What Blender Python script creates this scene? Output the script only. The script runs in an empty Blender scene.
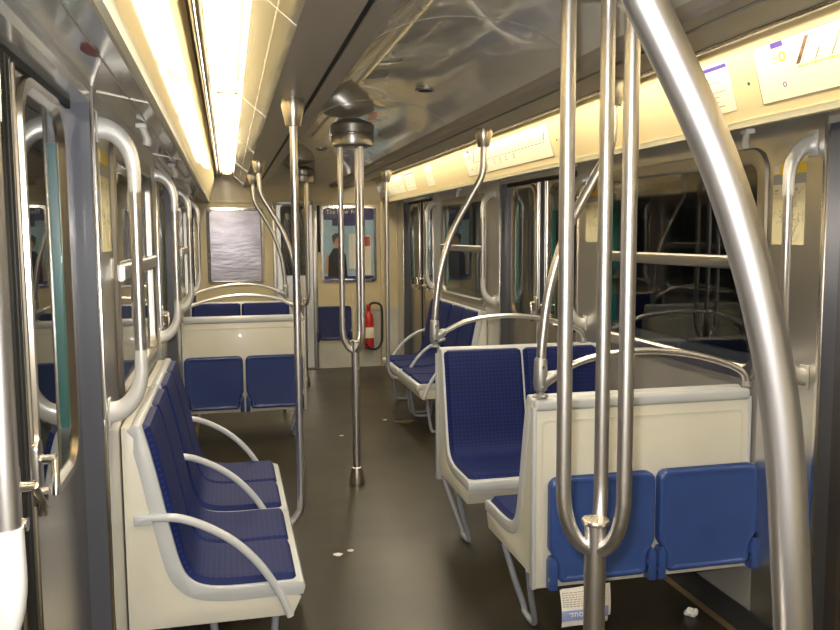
import bpy, bmesh, math, random
from mathutils import Vector, Matrix
random.seed(7)
SC = bpy.context.scene
COL = SC.collection
PI = math.pi

# ------------------------------------------------------------------ materials
def _new(name):
    m = bpy.data.materials.new(name); m.use_nodes = True
    nt = m.node_tree
    return m, nt, nt.nodes['Principled BSDF']

def mat(name, col, rough=.5, metal=0., coat=0., spec=.5, bump=None, vary=None, aniso=0., coat_rough=.05):
    """bump=(scale vector, detail, strength, distance); vary=(scale, amount)"""
    m, nt, b = _new(name)
    b.inputs['Base Color'].default_value = (*col, 1)
    b.inputs['Roughness'].default_value = rough
    b.inputs['Metallic'].default_value = metal
    b.inputs['Specular IOR Level'].default_value = spec
    b.inputs['Coat Weight'].default_value = coat
    b.inputs['Coat Roughness'].default_value = coat_rough
    tc = nt.nodes.new('ShaderNodeTexCoord')
    if bump:
        mp = nt.nodes.new('ShaderNodeMapping'); mp.inputs['Scale'].default_value = bump[0]
        nz = nt.nodes.new('ShaderNodeTexNoise'); nz.inputs['Scale'].default_value = 1; nz.inputs['Detail'].default_value = bump[1]
        bp = nt.nodes.new('ShaderNodeBump'); bp.inputs['Strength'].default_value = bump[2]; bp.inputs['Distance'].default_value = bump[3]
        nt.links.new(tc.outputs['Object'], mp.inputs['Vector']); nt.links.new(mp.outputs[0], nz.inputs['Vector'])
        nt.links.new(nz.outputs['Fac'], bp.inputs['Height']); nt.links.new(bp.outputs[0], b.inputs['Normal'])
    if vary:
        mp = nt.nodes.new('ShaderNodeMapping'); mp.inputs['Scale'].default_value = vary[0]
        nz = nt.nodes.new('ShaderNodeTexNoise'); nz.inputs['Scale'].default_value = 1; nz.inputs['Detail'].default_value = 4
        rp = nt.nodes.new('ShaderNodeValToRGB')
        a = vary[1]
        rp.color_ramp.elements[0].position = .3; rp.color_ramp.elements[1].position = .7
        rp.color_ramp.elements[0].color = (*[c*(1-a) for c in col], 1)
        rp.color_ramp.elements[1].color = (*[min(1, c*(1+a)) for c in col], 1)
        nt.links.new(tc.outputs['Object'], mp.inputs['Vector']); nt.links.new(mp.outputs[0], nz.inputs['Vector'])
        nt.links.new(nz.outputs['Fac'], rp.inputs['Fac']); nt.links.new(rp.outputs[0], b.inputs['Base Color'])
    return m

def emit(name, col, strength):
    m, nt, b = _new(name)
    b.inputs['Base Color'].default_value = (.9, .88, .8, 1)
    b.inputs['Emission Color'].default_value = (*col, 1)
    b.inputs['Emission Strength'].default_value = strength
    return m

def fabric(name, base, dot, pitch, amount):
    m, nt, b = _new(name)
    uv = nt.nodes.new('ShaderNodeUVMap')
    def vm(op, a, bval=None):
        n = nt.nodes.new('ShaderNodeVectorMath'); n.operation = op
        nt.links.new(a, n.inputs[0])
        if bval is not None: n.inputs[1].default_value = bval
        return n
    s = vm('SCALE', uv.outputs[0]); s.inputs['Scale'].default_value = 1/pitch
    f = vm('FRACTION', s.outputs[0])
    c = vm('SUBTRACT', f.outputs[0], (.5, .5, 0))
    l = vm('LENGTH', c.outputs[0])
    mr = nt.nodes.new('ShaderNodeMapRange')
    mr.inputs['From Min'].default_value = .13; mr.inputs['From Max'].default_value = .26
    mr.inputs['To Min'].default_value = amount; mr.inputs['To Max'].default_value = 0
    nt.links.new(l.outputs['Value'], mr.inputs['Value'])
    nz = nt.nodes.new('ShaderNodeTexNoise'); nz.inputs['Scale'].default_value = 9; nz.inputs['Detail'].default_value = 3
    nt.links.new(uv.outputs[0], nz.inputs['Vector'])
    mx0 = nt.nodes.new('ShaderNodeMix'); mx0.data_type = 'RGBA'
    mx0.inputs['A'].default_value = (*[v*.75 for v in base], 1); mx0.inputs['B'].default_value = (*[v*1.25 for v in base], 1)
    nt.links.new(nz.outputs['Fac'], mx0.inputs['Factor'])
    mx = nt.nodes.new('ShaderNodeMix'); mx.data_type = 'RGBA'
    nt.links.new(mr.outputs[0], mx.inputs['Factor'])
    nt.links.new(mx0.outputs['Result'], mx.inputs['A']); mx.inputs['B'].default_value = (*dot, 1)
    nt.links.new(mx.outputs['Result'], b.inputs['Base Color'])
    b.inputs['Roughness'].default_value = .62
    b.inputs['Specular IOR Level'].default_value = .25
    return m

def glass_mat(name, ior=1.55, tint=(.92, .94, .93)):
    m = bpy.data.materials.new(name); m.use_nodes = True
    nt = m.node_tree; nt.nodes.clear()
    out = nt.nodes.new('ShaderNodeOutputMaterial')
    tr = nt.nodes.new('ShaderNodeBsdfTransparent'); tr.inputs[0].default_value = (*tint, 1)
    gl = nt.nodes.new('ShaderNodeBsdfGlossy'); gl.inputs['Roughness'].default_value = .015; gl.inputs['Color'].default_value = (.95, .95, .93, 1)
    fr = nt.nodes.new('ShaderNodeFresnel'); fr.inputs['IOR'].default_value = ior
    mx = nt.nodes.new('ShaderNodeMixShader')
    ge = nt.nodes.new('ShaderNodeNewGeometry'); mu = nt.nodes.new('ShaderNodeMath'); mu.operation = 'MULTIPLY_ADD'; mu.inputs[1].default_value = -1; mu.inputs[2].default_value = 1
    mm = nt.nodes.new('ShaderNodeMath'); mm.operation = 'MULTIPLY'; nt.links.new(ge.outputs['Backfacing'], mu.inputs[0]); nt.links.new(mu.outputs[0], mm.inputs[0]); nt.links.new(fr.outputs[0], mm.inputs[1])
    nt.links.new(mm.outputs[0], mx.inputs[0]); nt.links.new(tr.outputs[0], mx.inputs[1]); nt.links.new(gl.outputs[0], mx.inputs[2])
    nt.links.new(mx.outputs[0], out.inputs['Surface'])
    return m

M = {}
M['pole'] = mat('polished_pole_steel', (.74, .715, .7), .34, 1., vary=((60, 60, 2), .06))
M['cap'] = mat('brushed_cap_steel', (.6, .56, .5), .3, 1.)
M['cap_dark'] = mat('dark_cap_steel', (.5, .48, .45), .3, 1.)
M['cast'] = mat('cast_aluminium', (.4, .4, .39), .45, .8, bump=((120, 120, 120), 2, .25, .002))
M['handle_white'] = mat('painted_handle_end', (.72, .71, .68), .3, .35)
M['steel'] = mat('brushed_wall_steel', (.68, .67, .66), .33, 1., bump=((3, 220, 3), 2, .06, .002), vary=((2, 2, 2), .07))
M['door_steel'] = mat('door_steel', (.62, .57, .5), .25, 1., bump=((4, 180, 4), 2, .05, .002), vary=((3, 3, 2), .1))
M['frame_steel'] = mat('window_frame_steel', (.5, .48, .45), .34, 1.)
M['trim_bright'] = mat('bright_trim', (.8, .78, .76), .2, 1.)
M['jamb'] = mat('jamb_rubber', (.075, .08, .1), .35, .2, coat=.2)
M['dark'] = mat('dark_gap', (.012, .012, .012), .6)
M['cream'] = mat('cream_laminate', (.62, .6, .515), .33, coat=.15, vary=((6, 6, 3), .035))
M['end_cream'] = mat('end_wall_cream', (.62, .53, .33), .35, coat=.2, vary=((3, 3, 2), .05))
M['end_grey'] = mat('end_wall_lower_grey', (.5, .49, .43), .4, vary=((4, 4, 4), .08))
M['grey'] = mat('grey_shell', (.5, .515, .53), .38, coat=.1)
M['arm'] = mat('armrest_grey', (.5, .515, .54), .35, coat=.15)
M['legs'] = mat('grey_leg_paint', (.27, .285, .33), .4)
M['fabric'] = fabric('navy_dotted_seat_fabric', (.0055, .013, .088), (.045, .08, .32), .021, .3)
M['blue'] = mat('blue_seat_shell', (.032, .07, .24), .36, coat=.15, vary=((9, 9, 9), .08))
M['blue_trim'] = fabric('blue_ribbed_edge', (.016, .045, .2), (.1, .15, .35), .016, .8)
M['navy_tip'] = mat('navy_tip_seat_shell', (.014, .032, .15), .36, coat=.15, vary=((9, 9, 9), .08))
M['wall_grey'] = mat('grey_wall_laminate', (.3, .285, .26), .42, vary=((4, 4, 4), .06))
M['navy'] = mat('navy_seat_shell', (.014, .022, .1), .42, coat=.1)
M['panel'] = mat('ad_panel_cream', (.64, .53, .31), .4, coat=.5, spec=0., coat_rough=.04)
M['panel_lip'] = mat('ad_panel_lip', (.72, .66, .46), .3)
M['cove'] = mat('lamp_cove', (.4, .3, .13), .3, .25)
M['soffit'] = mat('soffit_steel', (.86, .85, .8), .16, .6, coat=.3, bump=((2, 3, 2), 2, .05, .02))
M['rail'] = mat('bronze_rail', (.47, .43, .37), .42, .5)
M['steelpanel'] = mat('ceiling_steel', (.33, .33, .3), .17, .8, coat=.2, bump=((3, 2, 3), 2, .05, .02))
M['vault'] = mat('vault_laminate', (.86, .83, .72), .16, .22, coat=1., coat_rough=.04, bump=((7, 3.2, 7), 1.2, .5, .02))
M['paper'] = mat('map_paper', (.8, .74, .56), .35, coat=.3)
M['map_cream'] = mat('wall_map_cream', (.72, .65, .42), .45)
M['map_lines'] = mat('map_faint_lines', (.33, .29, .21), .5)
M['map_grey'] = mat('wall_map_grey', (.36, .33, .29), .45)
M['yellow'] = mat('yellow_print', (.82, .56, .04), .45)
M['ink'] = mat('dark_ink', (.08, .08, .09), .5)
M['ink_soft'] = mat('faded_ink', (.2, .17, .12), .5)
M['purple'] = mat('purple_print', (.09, .05, .3), .45)
M['brown'] = mat('brown_photo_print', (.2, .11, .07), .45, vary=((40, 40, 40), .6))
M['white'] = mat('white_plastic', (.8, .79, .74), .35)
M['red'] = mat('red_paint', (.55, .02, .02), .3, coat=.4)
M['darkred'] = mat('dark_red_sticker', (.2, .015, .02), .4)
M['black'] = mat('black_rubber', (.02, .02, .02), .45)
M['teal'] = mat('teal_body_paint', (.0, .23, .19), .35, coat=.2)
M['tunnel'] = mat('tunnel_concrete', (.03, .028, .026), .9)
M['news'] = mat('newsprint', (.72, .69, .64), .7)
M['news_blue'] = mat('news_blue_band', (.27, .33, .6), .6)
M['brass'] = mat('worn_brass_strip', (.33, .24, .13), .4, .7)
M['lamp'] = emit('lamp_glow', (1., .91, .71), 23.)
M['lamp_grey'] = mat('lamp_bracket', (.5, .46, .36), .4, .5)
M['glass'] = glass_mat('window_glass')
M['door_glass'] = glass_mat('door_glass', 1.7)
M['poster_sky'] = mat('poster_pale_blue', (.34, .5, .6), .15, coat=.6, vary=((3, 3, 3), .2))
M['poster_violet'] = mat('poster_violet', (.05, .045, .16), .15, coat=.6)
M['poster_skin'] = mat('poster_skin_tone', (.45, .25, .14), .2, coat=.5)
M['poster_black'] = mat('poster_black', (.025, .02, .025), .2, coat=.5)
M['poster_red'] = mat('poster_red', (.4, .06, .05), .2, coat=.5)
M['mirror'] = mat('scratched_blank_poster', (.3, .28, .31), .24, .6, bump=((9, 9, 30), 5, .35, .004), vary=((2.2, 2.2, 9), .35))
M['chrome'] = mat('crinkled_chrome_frame', (.85, .85, .86), .12, 1., bump=((25, 25, 25), 2, .3, .004))

def floor_mat():
    m, nt, b = _new('worn_speckled_floor')
    tc = nt.nodes.new('ShaderNodeTexCoord')
    n1 = nt.nodes.new('ShaderNodeTexNoise'); n1.inputs['Scale'].default_value = 1.1; n1.inputs['Detail'].default_value = 6; n1.inputs['Roughness'].default_value = .65
    n2 = nt.nodes.new('ShaderNodeTexNoise'); n2.inputs['Scale'].default_value = 260; n2.inputs['Detail'].default_value = 1
    r1 = nt.nodes.new('ShaderNodeValToRGB')
    r1.color_ramp.elements[0].position = .33; r1.color_ramp.elements[0].color = (.014, .0118, .008, 1)
    r1.color_ramp.elements[1].position = .7; r1.color_ramp.elements[1].color = (.046, .037, .021, 1)
    r2 = nt.nodes.new('ShaderNodeValToRGB')
    r2.color_ramp.elements[0].position = .35; r2.color_ramp.elements[0].color = (.72, .72, .72, 1)
    r2.color_ramp.elements[1].position = .7; r2.color_ramp.elements[1].color = (1.35, 1.35, 1.3, 1)
    mx = nt.nodes.new('ShaderNodeMix'); mx.data_type = 'RGBA'; mx.blend_type = 'MULTIPLY'; mx.inputs['Factor'].default_value = 1
    nt.links.new(tc.outputs['Object'], n1.inputs['Vector']); nt.links.new(tc.outputs['Object'], n2.inputs['Vector'])
    nt.links.new(n1.outputs['Fac'], r1.inputs['Fac']); nt.links.new(n2.outputs['Fac'], r2.inputs['Fac'])
    nt.links.new(r1.outputs[0], mx.inputs['A']); nt.links.new(r2.outputs[0], mx.inputs['B'])
    nt.links.new(mx.outputs['Result'], b.inputs['Base Color'])
    r3 = nt.nodes.new('ShaderNodeMapRange'); r3.inputs['To Min'].default_value = .42; r3.inputs['To Max'].default_value = .22
    nt.links.new(n1.outputs['Fac'], r3.inputs['Value']); nt.links.new(r3.outputs[0], b.inputs['Roughness'])
    bp = nt.nodes.new('ShaderNodeBump'); bp.inputs['Strength'].default_value = .12; bp.inputs['Distance'].default_value = .002
    nt.links.new(n2.outputs['Fac'], bp.inputs['Height']); nt.links.new(bp.outputs[0], b.inputs['Normal'])
    return m
M['floor'] = floor_mat()

# ------------------------------------------------------------------ mesh helpers
def smooth(pts, n=8):
    """Catmull-Rom through pts"""
    P = [Vector(p) for p in pts]
    P = [P[0]*2-P[1]] + P + [P[-1]*2-P[-2]]
    out = []
    for i in range(1, len(P)-2):
        a, b, c, d = P[i-1:i+3]
        for k in range(n):
            t = k/n
            out.append(.5*((2*b)+(c-a)*t+(2*a-5*b+4*c-d)*t*t+(3*b-a-3*c+d)*t**3))
    out.append(P[-2].copy())
    return out

def rrect(cx, cz, w, h, r, n=6):
    """rounded rectangle outline, counter-clockwise"""
    out = []
    for (sx, sz, a0) in ((1, 1, 0), (-1, 1, PI/2), (-1, -1, PI), (1, -1, 3*PI/2)):
        for k in range(n+1):
            a = a0+PI/2*k/n
            out.append((cx+sx*(w/2-r)+r*math.cos(a), cz+sz*(h/2-r)+r*math.sin(a)))
    return out

class MB:
    def __init__(s):
        s.bm = bmesh.new(); s.uv = s.bm.loops.layers.uv.new('UVMap'); s.mats = []
    def mi(s, name):
        if name is None: return 0
        if name not in s.mats: s.mats.append(name)
        return s.mats.index(name)
    def face(s, vs, m=None):
        try: f = s.bm.faces.new(vs)
        except ValueError: return None
        f.material_index = s.mi(m); return f
    def box(s, x0, x1, y0, y1, z0, z1, bev=0., m=None, seg=2):
        t = bmesh.new()
        bmesh.ops.create_cube(t, size=1)
        for v in t.verts:
            v.co = Vector(((x0+x1)/2+v.co.x*(x1-x0), (y0+y1)/2+v.co.y*(y1-y0), (z0+z1)/2+v.co.z*(z1-z0)))
        if bev > 0:
            bmesh.ops.bevel(t, geom=list(t.edges), offset=bev, segments=seg, affect='EDGES', profile=.5)
        s.merge(t, m); return s
    def merge(s, t, m=None, mat4=None):
        mp = {}
        for v in t.verts:
            mp[v] = s.bm.verts.new(mat4 @ v.co if mat4 else v.co)
        for f in t.faces: s.face([mp[v] for v in f.verts], m)
        t.free()
    def tube(s, pts, r, seg=14, m=None, flat=None, cap=True):
        """sweep of a circle (or an ellipse: flat=(ra along 'side', rb)) along pts; r may be a list"""
        P = [Vector(p) for p in pts]; n = len(P)
        rs = r if isinstance(r, (list, tuple)) else [r]*n
        T = []
        for i in range(n):
            a = P[max(0, i-1)]; b = P[min(n-1, i+1)]; T.append((b-a).normalized())
        ref = Vector((0, 0, 1)) if abs(T[0].z) < .9 else Vector((0, 1, 0))
        N = (ref - T[0]*ref.dot(T[0])).normalized()
        rings = []
        for i in range(n):
            N = (N - T[i]*N.dot(T[i])).normalized()
            B = T[i].cross(N)
            ring = []
            for k in range(seg):
                a = 2*PI*k/seg
                ring.append(s.bm.verts.new(P[i]+(N*math.cos(a)+B*math.sin(a))*rs[i]))
            rings.append(ring)
        for i in range(n-1):
            for k in range(seg):
                s.face([rings[i][k], rings[i][(k+1) % seg], rings[i+1][(k+1) % seg], rings[i+1][k]], m)
        if cap:
            s.face(rings[0][::-1], m); s.face(rings[-1], m)
        return s
    def strap(s, pts, side, w, t, m=None, taper=None):
        """rounded flat bar along pts; side = unit vector across its width"""
        P = [Vector(p) for p in pts]; n = len(P); S = Vector(side)
        prof = rrect(0, 0, w, t, min(w, t)*.38, 3)
        rings = []
        for i in range(n):
            T = (P[min(n-1, i+1)]-P[max(0, i-1)]).normalized()
            N = S.cross(T).normalized()
            kk = taper[i] if taper else 1.
            rings.append([s.bm.verts.new(P[i]+S*a+N*b*kk) for a, b in prof])
        k = len(prof)
        for i in range(n-1):
            for j in range(k):
                s.face([rings[i][j], rings[i][(j+1) % k], rings[i+1][(j+1) % k], rings[i+1][j]], m)
        s.face(rings[0][::-1], m); s.face(rings[-1], m)
        return s
    def lathe(s, prof, origin=(0, 0, 0), seg=24, m=None, axis='z'):
        O = Vector(origin); rings = []
        for r, z in prof:
            ring = []
            for k in range(seg):
                a = 2*PI*k/seg
                p = Vector((r*math.cos(a), r*math.sin(a), z))
                if axis == 'x': p = Vector((p.z, p.x, p.y))
                if axis == 'y': p = Vector((p.x, p.z, p.y))
                ring.append(s.bm.verts.new(O+p))
            rings.append(ring)
        for i in range(len(rings)-1):
            for k in range(seg):
                s.face([rings[i][k], rings[i][(k+1) % seg], rings[i+1][(k+1) % seg], rings[i+1][k]], m)
        s.face(rings[0][::-1], m); s.face(rings[-1], m)
        return s
    def prism(s, poly, f, a0, a1, m=None, bev=0.):
        """poly: 2d outline; f(p, q, a) -> 3d"""
        t = bmesh.new()
        A = [t.verts.new(f(p, q, a0)) for p, q in poly]; B = [t.verts.new(f(p, q, a1)) for p, q in poly]
        n = len(poly)
        for i in range(n): t.faces.new([A[i], A[(i+1) % n], B[(i+1) % n], B[i]])
        c0 = t.faces.new(A[::-1]); c1 = t.faces.new(B)
        bmesh.ops.recalc_face_normals(t, faces=t.faces)
        if bev > 0:
            ed = list({e for c in (c0, c1) for e in c.edges})
            bmesh.ops.bevel(t, geom=ed, offset=bev, segments=2, affect='EDGES', profile=.5)
        s.merge(t, m); return s
    def ring(s, loops, f, m=None, closed=True):
        """loops: list of (outline2d, depth); f(p,q,d)"""
        R = [[s.bm.verts.new(f(p, q, d)) for p, q in o] for o, d in loops]
        L = len(R); n = len(R[0])
        for i in range(L if closed else L-1):
            A, B = R[i], R[(i+1) % L]
            for k in range(n): s.face([A[k], A[(k+1) % n], B[(k+1) % n], B[k]], m)
        return s
    def strip(s, path, f, a0, a1, t, m=None):
        """sheet of thickness t: 2d path (p,q) extruded a0..a1"""
        P = [Vector(p).to_2d() for p in path]; n = len(P); off = []
        for i in range(n):
            T = (P[min(n-1, i+1)]-P[max(0, i-1)]).normalized(); off.append(P[i]+Vector((-T.y, T.x))*t)
        poly = [tuple(p) for p in P]+[tuple(p) for p in off[::-1]]
        return s.prism(poly, f, a0, a1, m)
    def cushion(s, path, f, x0, x1, t, r=.045, nx=14, m=None, uo=0., ends=(1, 1)):
        """upholstered pad following a 2d path, edges rounded down onto the shell"""
        P = [Vector(p).to_2d() for p in path]; n = len(P)
        L = [0.]
        for i in range(1, n): L.append(L[-1]+(P[i]-P[i-1]).length)
        tot = L[-1]; W = x1-x0; cx = (x0+x1)/2
        grid = []
        for i in range(n):
            T = (P[min(n-1, i+1)]-P[max(0, i-1)]).normalized(); N = Vector((-T.y, T.x))
            dv = min(L[i] if ends[0] else 9., tot-L[i] if ends[1] else 9.)
            hw = W/2 if dv >= r else W/2-r+math.sqrt(max(0, r*r-(r-dv)**2))
            row = []
            for k in range(nx+1):
                q = -math.cos(PI*k/nx) if False else (k/nx*2-1)
                q = math.copysign(abs(q)**.6, q)
                x = cx+q*hw
                du = min(hw-abs(q*hw), dv)
                e = min(1., du/.022); h = t*math.sqrt(max(0, 1-(1-e)**2))
                p = P[i]+N*(h+.001)
                v = s.bm.verts.new(f(p.x, p.y, x)); row.append((v, (x+uo, L[i])))
            grid.append(row)
        for i in range(n-1):
            for k in range(nx):
                q = [grid[i][k], grid[i][k+1], grid[i+1][k+1], grid[i+1][k]]
                fc = s.face([a[0] for a in q], m)
                if fc:
                    for lp in fc.loops:
                        for a in q:
                            if lp.vert is a[0]: lp[s.uv].uv = a[1]
        return s
    def build(s, name, material=None, parent=None, sharp=38, recalc=True):
        bm = s.bm
        if recalc: bmesh.ops.recalc_face_normals(bm, faces=bm.faces)
        th = math.radians(sharp)
        for e in bm.edges:
            e.smooth = (len(e.link_faces) == 2 and e.calc_face_angle(0) < th)
        for fc in bm.faces: fc.smooth = True
        me = bpy.data.meshes.new(name); bm.to_mesh(me); bm.free()
        for k in (s.mats or [material]): me.materials.append(M[k])
        o = bpy.data.objects.new(name, me); COL.objects.link(o)
        if parent: o.parent = parent
        return o

def tag(o, label=None, cat=None, group=None, kind=None):
    if label: o['label'] = label
    if cat: o['category'] = cat
    if group: o['group'] = group
    if kind: o['kind'] = kind
    return o
def empty(name, loc=(0, 0, 0), rz=0., basis=None):
    o = bpy.data.objects.new(name, None); COL.objects.link(o); o.empty_display_size = .1
    if basis:
        x, y = Vector(basis[0]).normalized(), Vector(basis[1]).normalized(); z = x.cross(y)
        mt = Matrix((x, y, z)).transposed().to_4x4(); mt.translation = Vector(loc); o.matrix_world = mt
    else:
        o.location = loc; o.rotation_euler = (0, 0, rz)
    return o
def copy_tree(o, parent=None):
    c = o.copy(); COL.objects.link(c)
    if parent: c.parent = parent
    for ch in list(o.children): copy_tree(ch, c)
    return c
def struct(o): o['kind'] = 'structure'; return o
ORD = ['nearest', 'second', 'third', 'fourth', 'fifth', 'sixth', 'seventh', 'eighth', 'ninth']

# ------------------------------------------------------------------ dimensions (metres; camera over x=0,y=0)
XL, XR, XC = -.36, 2.04, .83
Y0, YE = -1.25, 9.95
WZ = 2.04
PITCH = 3.55
DOORS = [(-2.49+PITCH, -1.05+PITCH), (4.57, 6.02), (8.12, 9.57)]      # y ranges of the door openings, both sides
BAYS = [(Y0, 1.06), (2.5, 4.57), (6.02, 8.12), (9.57, YE)]
WINS = [(-.72, .73), (2.83, 4.22), (6.38, 7.77)]
WIN_Z = (1.05, 1.93)
def mx(x): return 2*XC-x

# ------------------------------------------------------------------ shell
f = MB(); f.box(XL-.14, XR+.14, Y0, YE, -.05, 0); struct(f.build('floor', 'floor'))

def side_wall(side):
    """steel wall with window and door openings"""
    def bx(mb, d0, d1, y0, y1, z0, z1, m='steel'):
        if side == 'left': mb.box(XL-d1, XL-d0, y0, y1, z0, z1, 0, m)
        else: mb.box(XR+d0, XR+d1, y0, y1, z0, z1, 0, m)
    w = MB()
    T = .045
    for (b0, b1) in BAYS:
        win = [v for v in WINS if v[0] > b0 and v[1] < b1]
        if not win:
            bx(w, 0, T, b0, b1, 0, WZ); continue
        a, c = win[0]
        bx(w, 0, T, b0, a, 0, WZ); bx(w, 0, T, c, b1, 0, WZ)
        bx(w, 0, T, a, c, 0, WIN_Z[0], 'wall_grey'); bx(w, 0, T, a, c, WIN_Z[1], WZ)
    for (a, c) in DOORS:
        bx(w, 0, T, a, c, WZ-.02, WZ)
    struct(w.build('wall_'+side))
side_wall('left'); side_wall('right')

def fside(side):
    """(y, z, depth out of the car) -> world"""
    return (lambda p, q, d: Vector((XL-d, p, q))) if side == 'left' else (lambda p, q, d: Vector((XR+d, p, q)))

def make_window(side, a, c, n):
    F = fside(side)
    cy, cz, w, h = (a+c)/2, sum(WIN_Z)/2, c-a, WIN_Z[1]-WIN_Z[0]
    fr = MB()
    fr.ring([(rrect(cy, cz, w+.05, h+.05, .1), -.001), (rrect(cy, cz, w+.04, h+.04, .1), -.012), (rrect(cy, cz, w-.05, h-.05, .08), -.014),
             (rrect(cy, cz, w-.07, h-.07, .07), -.004), (rrect(cy, cz, w-.07, h-.07, .07), .03), (rrect(cy, cz, w-.002, h-.002, .004), .03), (rrect(cy, cz, w-.002, h-.002, .004), -.001)], F)
    root = fr.build(f'window_{n}', 'frame_steel'); struct(root)
    g = MB(); g.prism(rrect(cy, cz, w-.066, h-.066, .07), F, .008, .013); g.build('glass_pane', 'glass', root)
    b = MB()
    b.prism(rrect(1.5, -.012, .055, .034, .012, 3), lambda p, q, d: F(d, p, q), a+.028, c-.028)
    b.build('crossbar', 'frame_steel', root)
    o = MB()   # painted outer reveal of the body side, seen through the glass
    o.ring([(rrect(cy, cz, w-.07, h-.07, .06), .032), (rrect(cy, cz, w-.1, h-.1, .06), .16), (rrect(cy, cz, w+.02, h+.02, .08), .16), (rrect(cy, cz, w+.02, h+.02, .08), .046),
            (rrect(cy, cz, w-.004, h-.004, .02), .046), (rrect(cy, cz, w-.004, h-.004, .02), .032)], F)
    o.build('outer_reveal', 'jamb', root)
    for yy in (a+.028, c-.038):
        o = MB(); p, q = sorted((F(0, 0, .034).x, F(0, 0, .098).x)); o.box(p, q, yy, yy+.01, WIN_Z[0]+.04, WIN_Z[1]-.04, .002); o.build('outer_post', 'teal', root)
n = 0
for side in ('left', 'right'):
    for a, c in WINS:
        n += 1; make_window(side, a, c, n)

def make_door(side, a, c, n):
    F = fside(side); mid = (a+c)/2
    # jambs + header are the root's own mesh
    j = MB()
    def bx(d0, d1, y0, y1, z0, z1, m, bev=0):
        x = sorted((F(0, 0, d0).x, F(0, 0, d1).x)); j.box(x[0], x[1], y0, y1, z0, z1, bev, m)
    for yy, s in ((a, 1), (c, -1)):
        y0, y1 = sorted((yy, yy+s*.012)); bx(.0, .075, y0, y1, 0, WZ-.02, 'jamb')
        y0, y1 = sorted((yy-s*.004, yy+s*.014)); bx(-.006, .006, y0, y1, 0, WZ-.005, 'trim_bright', .002)
    bx(.0, .1, a, c, WZ-.045, WZ-.02, 'soffit'); bx(.055, .1, a, c, WZ-.065, WZ-.045, 'dark')
    bx(.0, .1, a, c, 0, .012, 'brass')
    root = struct(j.build(f'door_{n}'))
    for (y0, y1, s) in ((a+.012, mid-.004, -1), (mid+.004, c-.012, 1)):
        cy, w, z0, z1 = (y0+y1)/2, y1-y0, .012, WZ-.05
        wy, wz, ww, wh = cy+.0, 1.485, .42, .9
        l = MB()
        l.ring([(rrect(cy, (z0+z1)/2, w, z1-z0, .002), .062), (rrect(wy, wz, ww+.075, wh+.075, .11), .062), (rrect(wy, wz, ww+.07, wh+.07, .11), .05), (rrect(wy, wz, ww+.03, wh+.03, .1), .05),
                (rrect(wy, wz, ww, wh, .09), .066), (rrect(wy, wz, ww, wh, .09), .095), (rrect(cy, (z0+z1)/2, w, z1-z0, .002), .095)], F, 'door_steel')
        y_e = mid+s*.028     # rubber lip and edge mould on the meeting edge
        for yy, dd, rr, mm in ((mid+s*.018, .062, .012, 'black'), (mid+s*.05, .06, .006, 'frame_steel'), (mid+s*.085, .06, .006, 'door_steel')):
            l.tube([F(yy, .02, dd), F(yy, WZ-.06, dd)], rr, 8, mm)
        lf = l.build('door_leaf', None, root)
        g = MB(); g.prism(rrect(wy, wz, ww+.004, wh+.004, .09), F, .062, .065); g.build('door_glass', 'door_glass', lf)
        p, q = sorted((F(0, 0, .067).x, F(0, 0, .094).x))
        g = MB(); g.box(p, q, wy+ww/2-.008, wy+ww/2+.004, wz-wh/2+.07, wz+wh/2-.07, .002); g.build('outer_post', 'teal', lf)
        h = MB()
        hy = mid+s*.1
        h.prism(rrect(hy, 1.11, .05, .15, .02), F, .046, .062, 'frame_steel', .003)
        h.tube([F(hy, 1.14, .046), F(hy, 1.14, .015)], .011, 10, 'trim_bright')
        h.tube([F(hy, 1.14, .018), F(hy-s*.03, 1.10, .012), F(hy-s*.035, 1.07, .012)], .009, 10, 'trim_bright')
        h.tube([F(hy, 1.065, .05), F(hy, 1.065, .032)], .014, 12, 'trim_bright')
        h.build('door_handle', None, lf)
n = 0
for side in ('left', 'right'):
    for a, c in DOORS:
        n += 1; make_door(side, a, c, n)

# ------------------------------------------------------------------ ceiling
FY = lambda p, q, a: Vector((p, a, q))
# vault between the two rails
va = []
for k in range(25):
    t = -1+2*k/24
    va.append((XC+t*.395, 2.225+.13*(1-abs(t)**2.4)))
v = MB(); v.strip(va, FY, Y0, YE, .02)
ceil_o = struct(v.build('ceiling', 'vault'))
sj = MB()
for y in (1.0, 2.75, 4.5, 6.3, 8.1):
    sj.strip([(p, q-.0015) for p, q in va], FY, y-.004, y+.004, .003)
sj.build('seam', 'rail', ceil_o)

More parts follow.
